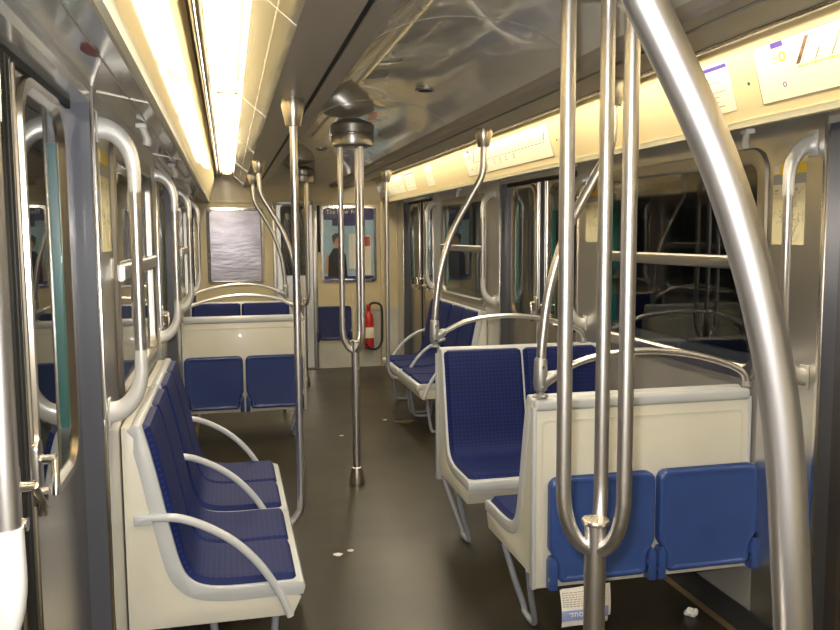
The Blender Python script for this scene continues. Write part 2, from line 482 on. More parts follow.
def mirror(path, side): return path if side == 'left' else [(XL+XR-p if p < XL+.1 else mx(p), q) for p, q in path][::-1]
tn = 0
PB, PT = (-.187, 2.02), (-.103, 2.315)      # advert panel, bottom and top, left side
for side in ('left', 'right'):
    def add(name_n, poly, m, y0=Y0, y1=YE, bev=0.):
        mb = MB(); mb.prism(mirror(poly, side), FY, y0, y1, None, bev); return struct(mb.build(name_n, m))
    # deep bronze rail with a slot in its underside
    tn += 1; r = add(f'trim_{tn}', [(.2, 2.19), (.352, 2.19), (.352, 2.20), (.372, 2.20), (.372, 2.19), (.432, 2.19), (.445, 2.205), (.45, 2.32), (.2, 2.32)], 'rail', bev=.0)
    sl = MB(); sl.prism(mirror([(.353, 2.197), (.371, 2.197), (.371, 2.202), (.353, 2.202)], side), FY, Y0+.01, YE-.01); sl.build('slot', 'dark', r)
    # glossy steel ceiling strip between rail and lamps
    tn += 1; s_ = add(f'trim_{tn}', [(.086, 2.285), (.201, 2.188), (.2, 2.225), (.086, 2.305)], 'steelpanel')
    mb = MB()
    for y in (.55, 2.32, 4.1, 5.87, 7.65, 9.4): mb.prism(mirror([(.088, 2.2815), (.199, 2.188), (.199, 2.192), (.088, 2.285)], side), FY, y-.003, y+.003)
    mb.build('seam', 'trim_bright', s_)
    mb = MB()
    mb.prism(mirror([(.148, 2.2312), (.152, 2.2278), (.152, 2.232), (.148, 2.2355)], side), FY, Y0, YE); mb.build('edge_strip', 'trim_bright', s_)
    # lamp trough
    tn += 1; add(f'trim_{tn}', [(.086, 2.287), (.09, 2.3), (.075, 2.36), (-.03, 2.36), (-.05, 2.3), (-.108, 2.33), (-.108, 2.345), (-.052, 2.32), (-.035, 2.375), (.085, 2.375), (.1, 2.3)], 'cove')
    tn += 1; b_ = MB(); b_.tube([(mirror([(-.082, 2.29)], side)[0][0], Y0+.01, 2.29), (mirror([(-.082, 2.29)], side)[0][0], YE-.01, 2.29)], .009, 8); struct(b_.build(f'trim_{tn}', 'trim_bright'))
    # inclined advert panel and its lip
    tn += 1; add(f'trim_{tn}', [PB, PT, (PT[0]-.012, PT[1]+.003), (PB[0]-.012, PB[1])], 'panel')
    tn += 1; add(f'trim_{tn}', [(-.182, 2.018), (-.178, 2.026), (-.2, 2.032), (-.215, 2.01), (-.2, 2.0), (-.186, 2.003)], 'panel_lip')
    # soffit above doors and windows
    tn += 1; s_ = add(f'trim_{tn}', [(-.19, 2.004), (-.19, 2.014), (-.36, 2.05), (-.52, 2.05), (-.52, 2.038), (-.36, 2.038)], 'soffit')
    mb = MB()
    for y in (1.0, 2.56, 4.4, 6.1, 7.9): mb.prism(mirror([(-.195, 2.003), (-.195, 2.006), (-.355, 2.038), (-.355, 2.033)], side), FY, y-.003, y+.003)
    mb.prism(mirror([(-.262, 2.0165), (-.262, 2.02), (-.266, 2.021), (-.266, 2.017)], side), FY, Y0, YE)
    mb.build('seam', 'rail', s_)
    # baseboard heater casing
    bb = MB()
    for b0, b1 in BAYS[1:3]:
        bb.prism(mirror([(XL, 0), (XL+.055, 0), (XL+.05, .012), (XL+.03, .03), (XL+.012, .08), (XL, .08)], side), FY, b0, b1, 'black')
        bb.prism(mirror([(XL+.055, 0), (XL+.085, 0), (XL+.085, .004), (XL+.055, .006)], side), FY, b0, b1, 'brass')
    struct(bb.build(f'baseboard_{side}'))

# fluorescent lamps in the troughs: one tube strip per 1.77 m
def lamp_row(side, where):
    x = .02 if side == 'left' else mx(.02)
    d = MB(); hw = .038
    prof = [(hw*math.cos(PI*k/10), 2.335-.03*math.sin(PI*k/10)) for k in range(11)]
    d.prism(prof, lambda p, q, a: Vector((p, a, q)), -.865, .865)
    proto = empty('ceiling_lamp', (x, 0, 0))
    d.build('diffuser', 'lamp', proto)
    for s in (-1, 1):
        e = MB(); e.box(-.05, .05, s*.875-.01, s*.875+.01, 2.295, 2.36, .003); e.build('end_bracket', 'lamp_grey', proto)
    for i in range(6):
        o = proto if i == 0 else copy_tree(proto)
        o.location = (x, .1+1.77*i-.44, 0)
        tag(o, f'{ORD[i]} long fluorescent ceiling lamp from the camera, {where}', 'lamp', f'fluorescent lamps {where}')
lamp_row('left', 'in the left trough beside the dark rail')
lamp_row('right', 'in the right trough behind the bronze rail')

# ------------------------------------------------------------------ end and back walls
w = MB()
FE = lambda p, q, d: Vector((p, YE-d, q))
w.box(XL-.05, XR+.05, YE, YE+.05, .0, .72, 0, 'end_grey'); w.box(XL-.05, XR+.05, YE, YE+.05, .72, 2.4, 0, 'end_cream')
w.box(XL, .5, YE-.012, YE, 2.0, 2.03, .004, 'end_cream'); w.box(1.06, XR, YE-.012, YE, 2.0, 2.03, .004, 'end_cream')
w.box(XL, XR, YE-.01, YE, 2.2, 2.206, 0, 'rail')
w.box(1.07, 1.82, YE-.012, YE, .70, .73, .003, 'end_cream'); w.box(1.47, 1.5, YE-.02, YE, .1, .9, .003, 'end_cream')
w.box(1.82, 1.87, YE-.06, YE, 0, 2.02, .01, 'end_cream')
struct(w.build('wall_end'))
w = MB(); w.box(XL-.05, XR+.05, Y0-.05, Y0, 0, 2.4); struct(w.build('wall_back', 'cream'))
w = MB()
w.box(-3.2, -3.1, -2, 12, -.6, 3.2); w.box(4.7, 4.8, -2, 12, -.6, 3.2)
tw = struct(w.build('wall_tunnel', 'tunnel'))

# end door
dn = MB()
dn.box(.53, .575, YE-.05, YE, 0, 2.03, .004, 'frame_steel'); dn.box(1.0, 1.05, YE-.05, YE, 0, 2.03, .004, 'frame_steel'); dn.box(.575, 1.0, YE-.05, YE, 1.99, 2.03, .004, 'frame_steel')
root = struct(dn.build('door_7'))
l = MB()
l.ring([(rrect(.7875, 1.0, .42, 1.96, .003), .03), (rrect(.79, 1.56, .34, .84, .05), .03), (rrect(.79, 1.56, .32, .82, .05), .012), (rrect(.7875, 1.0, .42, 1.96, .003), .012)], FE)
lf = l.build('door_leaf', 'steel', root)
g = MB(); g.prism(rrect(.79, 1.56, .33, .83, .05), FE, .016, .02); g.build('door_glass', 'door_glass', lf)
g = MB(); g.box(.62, .96, YE-.011, YE-.002, 1.14, 1.98); g.build('door_blind', 'poster_black', lf)  # black sheet close behind the door glass
h = MB(); h.box(1.062, 1.09, YE-.05, YE, 1.42, 1.98, .008); h.build('door_handle', 'black', root)

# two framed poster holders on the end wall
def poster_frame(cx, cz, w, h, name, label):
    root = empty(name, (cx, YE, cz-h/2)); tag(root, label, 'poster')
    F = lambda p, q, d: Vector((p, -d, q+h/2))
    fr = MB()
    fr.ring([(rrect(0, 0, w, h, .05), .001), (rrect(0, 0, w-.005, h-.005, .05), .02), (rrect(0, 0, w-.065, h-.065, .04), .022), (rrect(0, 0, w-.08, h-.08, .035), .008), (rrect(0, 0, w-.08, h-.08, .035), .001)], F)
    fr.build('poster_frame', 'chrome', root)
    return root, F
r_, F = poster_frame(.097, 1.503, .66, .9, 'framed_poster', 'shiny framed panel with blank scratched silvery sheet on the end wall')
p = MB(); p.prism(rrect(0, 0, .61, .85, .04), F, .003, .009); p.build('poster_sheet', 'mirror', r_)
r_, F = poster_frame(1.44, 1.515, .68, .93, 'framed_poster', 'framed blue advertising poster with dark violet banner on the end wall')
p = MB(); p.prism(rrect(0, 0, .63, .88, .04), F, .003, .007); p.build('poster_sheet', 'poster_sky', r_)
p = MB(); p.prism(rrect(0, .365, .62, .15, .03), F, .006, .009, 'poster_violet'); p.prism([(-.2, .3), (.2, .3), (.2, .22), (-.2, .22)][::-1], F, .006, .009, 'poster_violet')
p.build('poster_banner', None, r_)
p = MB()
head = [(.055*math.cos(t*PI/10)-.14, .03+.07*math.sin(t*PI/10)) for t in range(20)]
p.prism(head, F, .006, .0095, 'poster_skin')
p.prism([(-.2, .05), (-.205, .1), (-.17, .13), (-.12, .13), (-.085, .09), (-.1, .075), (-.14, .085), (-.175, .04), (-.185, .0)], F, .006, .0105, 'poster_black')
p.prism([(-.26, -.4), (-.25, -.15), (-.19, -.05), (-.1, -.05), (-.04, -.13), (-.02, -.4)], F, .006, .0098, 'poster_black')
p.prism([(-.29, -.36), (-.27, -.12), (-.25, -.12), (-.26, -.36)], F, .006, .0102, 'poster_skin')
p.build('poster_portrait', None, r_)
p = MB()
p.prism([(.14, -.38), (.27, -.38), (.27, .1), (.14, .1)], F, .006, .009, 'paper')
p.prism([(.15, -.03), (.26, -.03), (.26, .09), (.15, .09)], F, .006, .0098, 'poster_red')
p.prism([(.0, -.3), (.12, -.3), (.12, .12), (.0, .12)], F, .006, .0085, 'news')
p.build('poster_print', None, r_)
p = MB(); p.box(-.3, .3, -.0085, -.006, .03, .075); p.build('poster_footer', 'poster_violet', r_)

def text_obj(name, s, size, m, parent, loc, basis=None, rz=0., align='LEFT', depth=.0006):
    """lettering as a real mesh; local x right, y up, z out of the surface"""
    cu = bpy.data.curves.new(name, 'FONT'); cu.body = s; cu.size = size; cu.align_x = align; cu.extrude = depth; cu.resolution_u = 3
    t = bpy.data.objects.new(name, cu); COL.objects.link(t)
    bpy.context.view_layer.update()
    me = bpy.data.meshes.new_from_object(t.evaluated_get(bpy.context.evaluated_depsgraph_get()))
    bpy.data.objects.remove(t)
    me.materials.clear(); me.materials.append(M[m])
    o = bpy.data.objects.new(name, me); COL.objects.link(o); o.parent = parent
    if basis:
        x, y = Vector(basis[0]), Vector(basis[1]); z = x.cross(y)
        mt = Matrix((x, y, z)).transposed().to_4x4()
    else: mt = Matrix.Identity(4)
    mt = mt @ Matrix.Rotation(rz, 4, 'Z'); mt.translation = Vector(loc); o.matrix_local = mt
    return o
EB = ((1, 0, 0), (0, 0, 1))
text_obj('poster_title', 'The New', .07, 'white', r_, (-.27, -.0095, .83), EB)
text_obj('poster_title', 'French', .06, 'white', r_, (.03, -.0095, .83), EB)

# ------------------------------------------------------------------ seats
def bench_profile():
    return smooth([(.02, .992), (.045, 1.005), (.068, .985), (.10, .86), (.145, .64), (.172, .525), (.20, .468), (.25, .437), (.34, .425), (.50, .425), (.56, .424)], 5)
PROF = bench_profile()
def make_bench(W, side_arms, splay=False):
    """twin seat: x across, y = distance out from its back, z up"""
    root = empty('bench_seat')
    F = lambda d, z, x: Vector((x, d, z))
    P2 = [Vector(p).to_2d() for p in PROF]
    # cream body under and behind the shell
    body = [(0., .30), (0., .996), (.03, .996), (.05, .96), (.08, .84), (.125, .63), (.15, .52), (.18, .45), (.24, .40), (.30, .385), (.56, .378), (.575, .362), (.545, .30)]
    b = MB(); b.prism(body, F, -W/2+.004, W/2-.004, None, .004)
    b.build('seat_body', 'cream', root)
    # grey shell: frame that follows back and seat
    sh = MB()
    n = len(P2); out = []
    for i in range(n):
        T = (P2[min(n-1, i+1)]-P2[max(0, i-1)]).normalized()
        if P2[i].y > .94 and P2[i].x < .2: continue
        out.append(P2[i]-Vector((-T.y, T.x))*(.052 if i > 8 else .03+.022*i/8))
    poly = [tuple(p) for p in P2]+[(.582, .418), (.59, .40), (.582, .372)]+[tuple(p) for p in out[::-1] if p.x < .57]+[(.038, .96), (.016, .985)]
    sh.prism(poly, F, -W/2, W/2, None, .006)
    sh.build('seat_shell', 'grey', root)
    # cushions
    cw = W/2-.014
    for k, s in enumerate((-1, 1)):
        cx = s*(W/4-.004); x0, x1 = cx-cw/2+.002, cx+cw/2-.002
        i0 = next(i for i, p in enumerate(P2) if p.y < 1.0 and p.x > .055)
        ib = next(i for i, p in enumerate(P2) if p.x > .195)
        c = MB(); c.cushion(P2[i0:ib+1], F, x0, x1, .022, .025, 14, None, k*.37, (1, 0)); c.build('back_cushion', 'fabric', root)
        ie = next(i for i, p in enumerate(P2) if p.x > .55)
        c = MB(); c.cushion(P2[ib:ie+1], F, x0, x1, .022, .025, 14, None, k*.37+.2, (0, 1)); c.build('seat_cushion', 'fabric', root)
    # lock on the front apron
    # U-shaped tube legs
    for s in (-1, 1):
        x = s*(W/2-.012); xb = s*(W/2-.085); xm = (x+xb)/2
        l = MB()
        if splay: l.tube(smooth([(x, .345, .302), (xm, .325, .16), (xb, .305, .04), (xb, .29, .016), (xb, .20, .014), (xb, .175, .035), (xm, .12, .16), (x, .055, .302)], 6), .0135, 10)
        else: l.tube(smooth([(x-s*.05, .49, .302), (x-s*.05, .475, .16), (x-s*.05, .455, .04), (x-s*.05, .43, .016), (x-s*.05, .33, .014), (x-s*.05, .305, .035), (x-s*.05, .285, .16), (x-s*.05, .27, .302)], 6), .0135, 10)
        l.build('leg', 'legs', root)
    for s in side_arms:
        a = MB(); x = s*(W/2+.0)
        a.strap(smooth([(x, .045, .685), (x, .10, .69), (x, .20, .672), (x, .33, .60), (x, .43, .50), (x, .50, .385), (x, .535, .30)], 6), (1, 0, 0), .03, .026)
        a.box(x-.014, x+.014, .03, .09, .668, .705, .006)
        a.build('armrest', 'arm', root)
    return root

def add_backboard(root, W):
    """partition behind a transverse bench"""
    p = MB(); p.box(-W/2, W/2, -.032, -.002, .262, .985, .006)
    p.ring([(rrect(0, .62, W-.05, .6, .03), -.0335), (rrect(0, .62, W-.07, .58, .02), -.0335), (rrect(0, .62, W-.07, .58, .02), -.031), (rrect(0, .62, W-.05, .6, .03), -.031)], lambda p_, q, d: Vector((p_, d, q)))
    p.build('backboard', 'cream', root)
    e = MB(); e.box(-W/2, W/2, -.04, .0, .955, 1.003, .014, None, 3); e.build('top_trim', 'grey', root)
    for s in (-1, 1):
        e = MB(); e.box(s*W/2-.008, s*W/2+.008, -.036, .0, .262, .97, .004); e.build('edge_trim', 'grey', root)

WT = .915
bench_t = make_bench(WT, [], True); add_backboard(bench_t, WT)
lk = MB(); lk.box(.07, .10, .548, .572, .325, .345, .003); lk.build('apron_lock', 'black', bench_t)
XTR, XTL = 1.566, .109
spots = [  # x, y of the back, facing, label
    (XTR, 2.885, 0., 'twin blue bench seat turned away, on the far side of the nearest cream partition'),
    (XTR, 4.315, PI, 'twin blue bench seat facing the camera, backed by an arched rail at right'),
    (XTL, 6.43, 0., 'twin blue bench seat behind the far left cream partition with two folded seats'),
    (XTL, 7.87, PI, 'twin blue bench seat facing forward at far left below the silvery framed panel'),
    (XTL, .77, PI, 'twin blue bench seat under the thick arched pole nearest the camera')]
placed = []
for i, (x, y, a, lab) in enumerate(spots):
    o = bench_t if i == 0 else copy_tree(bench_t)
    o.location = (x, y, 0); o.rotation_euler = (0, 0, a)
    tag(o, lab, 'bench', 'transverse twin bench seats'); placed.append(o)
for o, s in zip(placed, (1, -1, -1, 1, 1)):      # the wall side hangs on the wall: only the aisle side has a leg
    for ch in list(o.children):
        if ch.name.split('.')[0] == 'leg' and sum(v.co.x for v in ch.data.vertices)*s > 0: bpy.data.objects.remove(ch)

WL = .75
bl = make_bench(WL, [1])           # local +x end carries the armrest
bl2 = make_bench(WL, [1, -1])
# left wall: local y -> +X, local x -> -Y
bl.location = (XL+.004, 3.155, 0); bl.rotation_euler = (0, 0, -PI/2)
tag(bl, 'nearest twin blue bench along the left wall, its end armrest in full view', 'bench', 'longitudinal twin bench seats')
bl2.location = (XL+.004, 3.935, 0); bl2.rotation_euler = (0, 0, -PI/2)
tag(bl2, 'second twin blue bench along the left wall, behind the nearest one', 'bench', 'longitudinal twin bench seats')
# right wall: local x -> +Y
c = copy_tree(bl2); c.location = (XR-.004, 6.70, 0); c.rotation_euler = (0, 0, PI/2)
tag(c, 'nearer of two dark blue benches along the far right wall', 'bench', 'longitudinal twin bench seats')
c = copy_tree(bl); c.location = (XR-.004, 7.48, 0); c.rotation_euler = (0, 0, PI/2)
tag(c, 'farther of two dark blue benches along the far right wall, beside the thin pole', 'bench', 'longitudinal twin bench seats')

# folding seats
def make_fold(W, H, m_pan):
    root = empty('folding_seat')
    F = lambda p, q, d: Vector((p, -d, q))
    def outline(g):
        w = W/2-g; pts = []
        top = H-g
        for k in range(7): a = PI/2*k/6; pts.append((w-.035+.035*math.cos(a), top-.035+.035*math.sin(a)))
        for k in range(7): a = PI/2+PI/2*k/6; pts.append((-w+.035+.035*math.cos(a), top-.035+.035*math.sin(a)))
        lo = [(-w, .15), (-w+.005, .135), (-w+.028, .10), (-w+.032, .085), (-w+.032, .03), (-w+.05, .012+g)]
        pts += lo + [(-p, q) for p, q in lo[::-1]]
        return pts
    pan = MB()
    pan.ring([(outline(0), .004), (outline(-.0), .03), (outline(.004), .037), (outline(.012), .04), (outline(.02), .0375), (outline(.03), .0365)], F, None, closed=False)
    o = outline(.03); pan.face([pan.bm.verts.new(F(p, q, .0365)) for p, q in o]); o = outline(0); pan.face([pan.bm.verts.new(F(p, q, .004)) for p, q in o][::-1])
    bmesh.ops.remove_doubles(pan.bm, verts=pan.bm.verts, dist=.0002)
    pan.build('seat_pan', m_pan, root)
    tr = MB()
    for k in range(2):
        pass
    vs = []
    N = 24
    for i in range(N+1):
        x = -W/2+.04+(W-.08)*i/N
        vs.append([(tr.bm.verts.new(F(x, H+.0012, d)), (x, d)) for d in (.006, .03)])
    for i in range(N):
        q = [vs[i][0], vs[i+1][0], vs[i+1][1], vs[i][1]]
        fc = tr.face([a[0] for a in q])
        for lp in fc.loops:
            for a in q:
                if lp.vert is a[0]: lp[tr.uv].uv = a[1]
    tr.build('fabric_edge', 'blue_trim', root)
    for s in (-1, 1):
        h = MB(); x = s*(W/2-.012)
        poly = [(x-.015, -.01), (x+.015, -.01), (x+.015, .095), (x+.006, .115), (x-.006, .115), (x-.015, .095)]
        h.prism(poly, F, .0, .05, None, .004)
        h.tube([F(x-s*.02, .06, .028), F(x+s*.004, .06, .028)], .012, 10)
        hb = h.build('hinge_bracket', m_pan, root)
        q = MB(); q.tube([F(x-.016, .03, .034), F(x+.016, .03, .034)], .007, 10); q.build('hinge_pin', 'frame_steel', hb)
    return root
fs = make_fold(.435, .42, 'blue')
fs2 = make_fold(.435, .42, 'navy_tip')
FZ = .282
yF = 2.885-.037
folds = [(XTR-.19, yF, FZ, 'folded up blue tip seat behind the three pronged pole, left of the near pair'),
         (XTR+.262, yF, FZ, 'folded up blue tip seat beside the thick arched pole, right of the near pair'),
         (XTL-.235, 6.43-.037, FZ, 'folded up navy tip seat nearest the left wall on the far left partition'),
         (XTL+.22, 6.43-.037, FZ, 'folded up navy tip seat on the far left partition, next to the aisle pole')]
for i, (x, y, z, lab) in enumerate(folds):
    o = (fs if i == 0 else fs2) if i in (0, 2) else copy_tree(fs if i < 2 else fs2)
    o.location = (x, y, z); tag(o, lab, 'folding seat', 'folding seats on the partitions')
fe = make_fold(.42, .42, 'navy'); fe.location = (1.245, YE-.002, .34)
tag(fe, 'folded dark navy tip seat on the end wall under the blue poster', 'folding seat')

# ------------------------------------------------------------------ poles
def cap_prof(z, r=.02, R=.05, h=.095): return [(r, z-h), (r+.012, z-h), (R-.012, z-h*.75), (R, z-h*.25), (R-.004, z), (r, z)]
def bench_pole(xb, yb, s, lab, bar=True, r=.018, up=0.):
    """curved pole from a partition's aisle end up to the rail; s=+1 leans to +x"""
    root = empty('grab_pole', (xb, yb, .985))
    L = lambda dx, z: (s*dx, 0, z-.985)
    t = MB()
    t.tube(smooth([L(.0, 1.05), L(.0, 1.12), L(.008, 1.24), L(.034, 1.42+up), L(.10, 1.63+up), L(.20, 1.815+up), L(.25, 1.90+up), L(.273, 1.96+up), L(.278, 2.04), L(.278, 2.18)], 7), r, 16)
    t.build('pole', 'pole', root)
    c = MB(); c.lathe(cap_prof(2.189-.985), (s*.278, 0, 0), 20); c.build('ceiling_cap', 'cap', root)
    j = MB()
    j.tube([L(0, 1.012), L(0, 1.035)], .014, 12)
    j.tube([L(0, 1.03), L(0, 1.035), L(0, 1.06), L(.0, 1.15), L(.001, 1.156)], [.018, .024, .0275, .0245, .021], 16)
    j.tube([L(.0, 1.06), L(.045, 1.085), L(.06, 1.09)], [.026, .024, .018], 12)
    j.lathe([(.03, 1.009-.985), (.03, 1.013-.985), (.022, 1.02-.985)], (0, 0, 0), 16)
    jf = j.build('joint_fitting', 'cast', root)
    for zz in (1.045, 1.125):
        q = MB(); q.lathe([(.006, -.031), (.006, -.027), (.005, -.02)], L(0, zz), 10, None, 'y'); q.build('bolt', 'trim_bright', jf)
    if bar:
        b = MB()
        b.tube(smooth([L(.045, 1.085), L(.19, 1.145), L(.40, 1.168), L(.61, 1.15), L(.78, 1.105), L(.86, 1.065), L(.88, 1.02)], 7), .0135, 12)
        b.tube([L(.88, 1.025), L(.88, 1.009)], .02, 10)
        b.build('arched_bar', 'pole', root)
    tag(root, lab, 'pole', 'curved bench poles with arched bars')
    return root
bench_pole(1.135, 2.868, 1, 'curved steel pole with arched bar above the nearest cream partition')
bench_pole(1.092, 4.325, 1, 'curved steel pole with arched bar above the bench facing the camera')
bench_pole(.528, 6.415, -1, 'curved steel pole with arched bar above the far left partition')
bench_pole(.528, 7.885, -1, 'curved steel pole and bar farthest back at left, below the silvery panel')
bench_pole(.6, .752, -1, 'thick arched steel pole in the right foreground, nearest the camera', r=.0205, up=.035)

def tri_pole(x, y, angles, lab, r=.0175, R=.08):
    root = empty('aisle_pole', (x, y, 0))
    st = MB(); st.tube([(0, 0, .004), (0, 0, .935)], .0255, 18); st.build('stem', 'pole', root)
    b = MB(); b.lathe([(.05, 0), (.052, .012), (.044, .06), (.034, .11), (.0265, .115)], (0, 0, 0), 20); b.build('base_flange', 'cap', root)
    cl = MB(); cl.lathe([(.0262, .936), (.033, .938), (.034, .944), (.032, .948), (.012, .949)], (0, 0, 0), 20); cl.build('collar', 'cap', root)
    for a in angles:
        u = Vector((math.cos(a), math.sin(a), 0)); p = MB()
        arc = [u*(R*math.sin(math.radians(t)))+Vector((0, 0, .875+.15*(1-math.cos(math.radians(t))))) for t in range(8, 91, 6)]
        p.tube(arc+[u*R+Vector((0, 0, 1.06)), u*R+Vector((0, 0, 2.18))], r, 16)
        p.build('prong', 'pole', root)
    c = MB(); c.lathe([(.02, 2.168), (.105, 2.17), (.128, 2.18), (.133, 2.2), (.133, 2.238), (.126, 2.243), (.126, 2.25), (.137, 2.256), (.137, 2.305), (.125, 2.318), (.06, 2.345)], (0, 0, 0), 32)
    c.build('ceiling_cap', 'cap_dark', root)
    tag(root, lab, 'pole', 'three pronged aisle poles')
    return root
tri_pole(.83, 1.74, [math.radians(v) for v in (176, 56, 296)], 'three pronged steel pole in the foreground, cut by the bottom of the picture')
tri_pole(.785, 5.2, [math.radians(v) for v in (180, 60, 300)], 'three pronged steel pole in mid aisle under a round ceiling cap')
tri_pole(.79, 8.83, [math.radians(v) for v in (180, 60, 300)], 'farthest three pronged steel pole, in front of the end door')

def side_pole(x, y, s, lab):
    """straight pole from rail down to the front of a longitudinal bench; s = direction of the bench"""
    root = empty('vertical_pole', (x, y, .36))
    t = MB()
    t.tube(smooth([(0, 0, 2.18-.36), (0, 0, 1.6-.36), (0, 0, .8-.36), (0, 0, .46-.36), (s*.012, 0, .40-.36), (s*.045, 0, .36-.36), (s*.085, 0, .345-.36)], 7), .0165, 14)
    t.build('pole', 'pole', root)
    c = MB(); c.lathe(cap_prof(2.189-.36, .02, .05, .11), (0, 0, 0), 20); c.build('ceiling_cap', 'cap', root)
    tag(root, lab, 'pole', 'straight poles rising from bench fronts')
side_pole(.285, 3.545, -1, 'straight steel pole rising from the front of the left wall benches')
side_pole(1.362, 7.09, 1, 'thin straight steel pole rising from the far right benches')

# wall handrails by the doors
def handrail_proto():
    root = empty('door_handrail')     # local: x along the wall, y out of the wall, z up
    t = MB(); t.tube([(0, .098, 1.225), (0, .098, 1.805)], .0165, 14); t.build('grip_tube', 'pole', root)
    for zc, s in ((1.80, 1), (1.23, -1)):
        b = MB()
        pts = [(0, .098*math.cos(PI/2*k/14)**.9, zc+s*.135*math.sin(PI/2*k/14)) for k in range(15)]
        pts = [(0, .098, zc-s*.05), (0, .098, zc-s*.02)]+pts
        b.strap(pts, (1, 0, 0), .036, .036, None, [1., 1.03]+[1.05+.75*(k/14)**1.2 for k in range(15)])
        b.box(-.024, .024, 0, .006, zc+s*.135-.045, zc+s*.135+.045, .003)
        b.build('end_bracket', 'handle_white', root)
    return root
hp = handrail_proto()
rails = [('left', 1.02, 'bowed handrail cut off at the left edge, nearest the camera'),
         ('left', 2.57, 'bowed handrail above the near end of the left wall bench'),
         ('left', 4.46, 'bowed handrail past the left wall benches, second beyond the near door'),
         ('left', 6.13, 'third bowed handrail beyond the near left door, before the far partition'),
         ('left', 8.03, 'farthest bowed handrail on the left wall, beside the silvery panel'),
         ('right', 2.56, 'bowed handrail over the wall map at the right edge'),
         ('right', 4.46, 'bowed handrail on right wall, half hidden behind the near curved pole'),
         ('right', 6.14, 'bowed handrail on right wall just beyond the double doors'),
         ('right', 8.0, 'farthest bowed handrail on the right wall, before the last doors')]
for i, (side, y, lab) in enumerate(rails):
    o = hp if i == 0 else copy_tree(hp)
    if side == 'left': o.location = (XL+.0005, y, 0); o.rotation_euler = (0, 0, -PI/2)
    else: o.location = (XR-.0005, y, 0); o.rotation_euler = (0, 0, PI/2)
    tag(o, lab, 'handrail', 'bowed door handrails')

# ------------------------------------------------------------------ maps, notices, small things
RB = ((0, -1, 0), (0, 0, 1)); LB = ((0, 1, 0), (0, 0, 1))
def flat(mb, pts, z0, z1, m): mb.prism(pts, lambda p, q, d: Vector((p, q, d)), z0, z1, m)
def quad(x0, x1, y0, y1): return [(x0, y0), (x1, y0), (x1, y1), (x0, y1)]
def wall_map(side, y, lab):
    basis = RB if side == 'right' else LB
    root = empty('wall_map', (XR-.0008 if side == 'right' else XL+.0008, y, 1.575), basis=basis)
    b = MB(); flat(b, quad(0, .18, 0, .225), 0, .0015, None); b.build('map_sheet', 'map_cream', root)
    b = MB(); flat(b, quad(0, .18, .225, .262), 0, .0015, None); b.build('grey_band', 'map_grey', root)
    b = MB(); flat(b, quad(0, .18, .262, .30), 0, .0015, None); b.build('yellow_header', 'yellow', root)
    b = MB(); flat(b, quad(.006, .036, .266, .296), .001, .002, None); b.build('pictogram', 'white', root)
    b = MB()
    rr = random.Random(3)
    for k in range(14):
        x, y_ = rr.uniform(.02, .15), rr.uniform(.03, .2); p = [(x, y_)]
        for q in range(4):
            x = min(.172, max(.008, x+rr.uniform(-.035, .035))); y_ = min(.21, max(.01, y_+rr.uniform(-.035, .035))); p.append((x, y_))
        for a, c in zip(p, p[1:]):
            d = Vector((c[0]-a[0], c[1]-a[1])); 
            if d.length < .004: continue
            nn = Vector((-d.y, d.x)).normalized()*.0009
            flat(b, [(a[0]-nn.x, a[1]-nn.y), (c[0]-nn.x, c[1]-nn.y), (c[0]+nn.x, c[1]+nn.y), (a[0]+nn.x, a[1]+nn.y)], .001, .0019, None)
    flat(b, quad(.012, .03, .2, .206), .001, .0019, None); flat(b, quad(.012, .026, .19, .194), .001, .0019, None)
    b.build('map_print', 'map_lines', root)
    tag(root, lab, 'map', 'area maps on the wall')
wall_map('right', 2.775, 'yellow headed area map behind the handrail at the right edge')
wall_map('right', 4.46, 'yellow headed area map seen between prongs of the foreground pole')
wall_map('left', 2.585, 'yellow headed area map on the left wall behind the bench handrail')

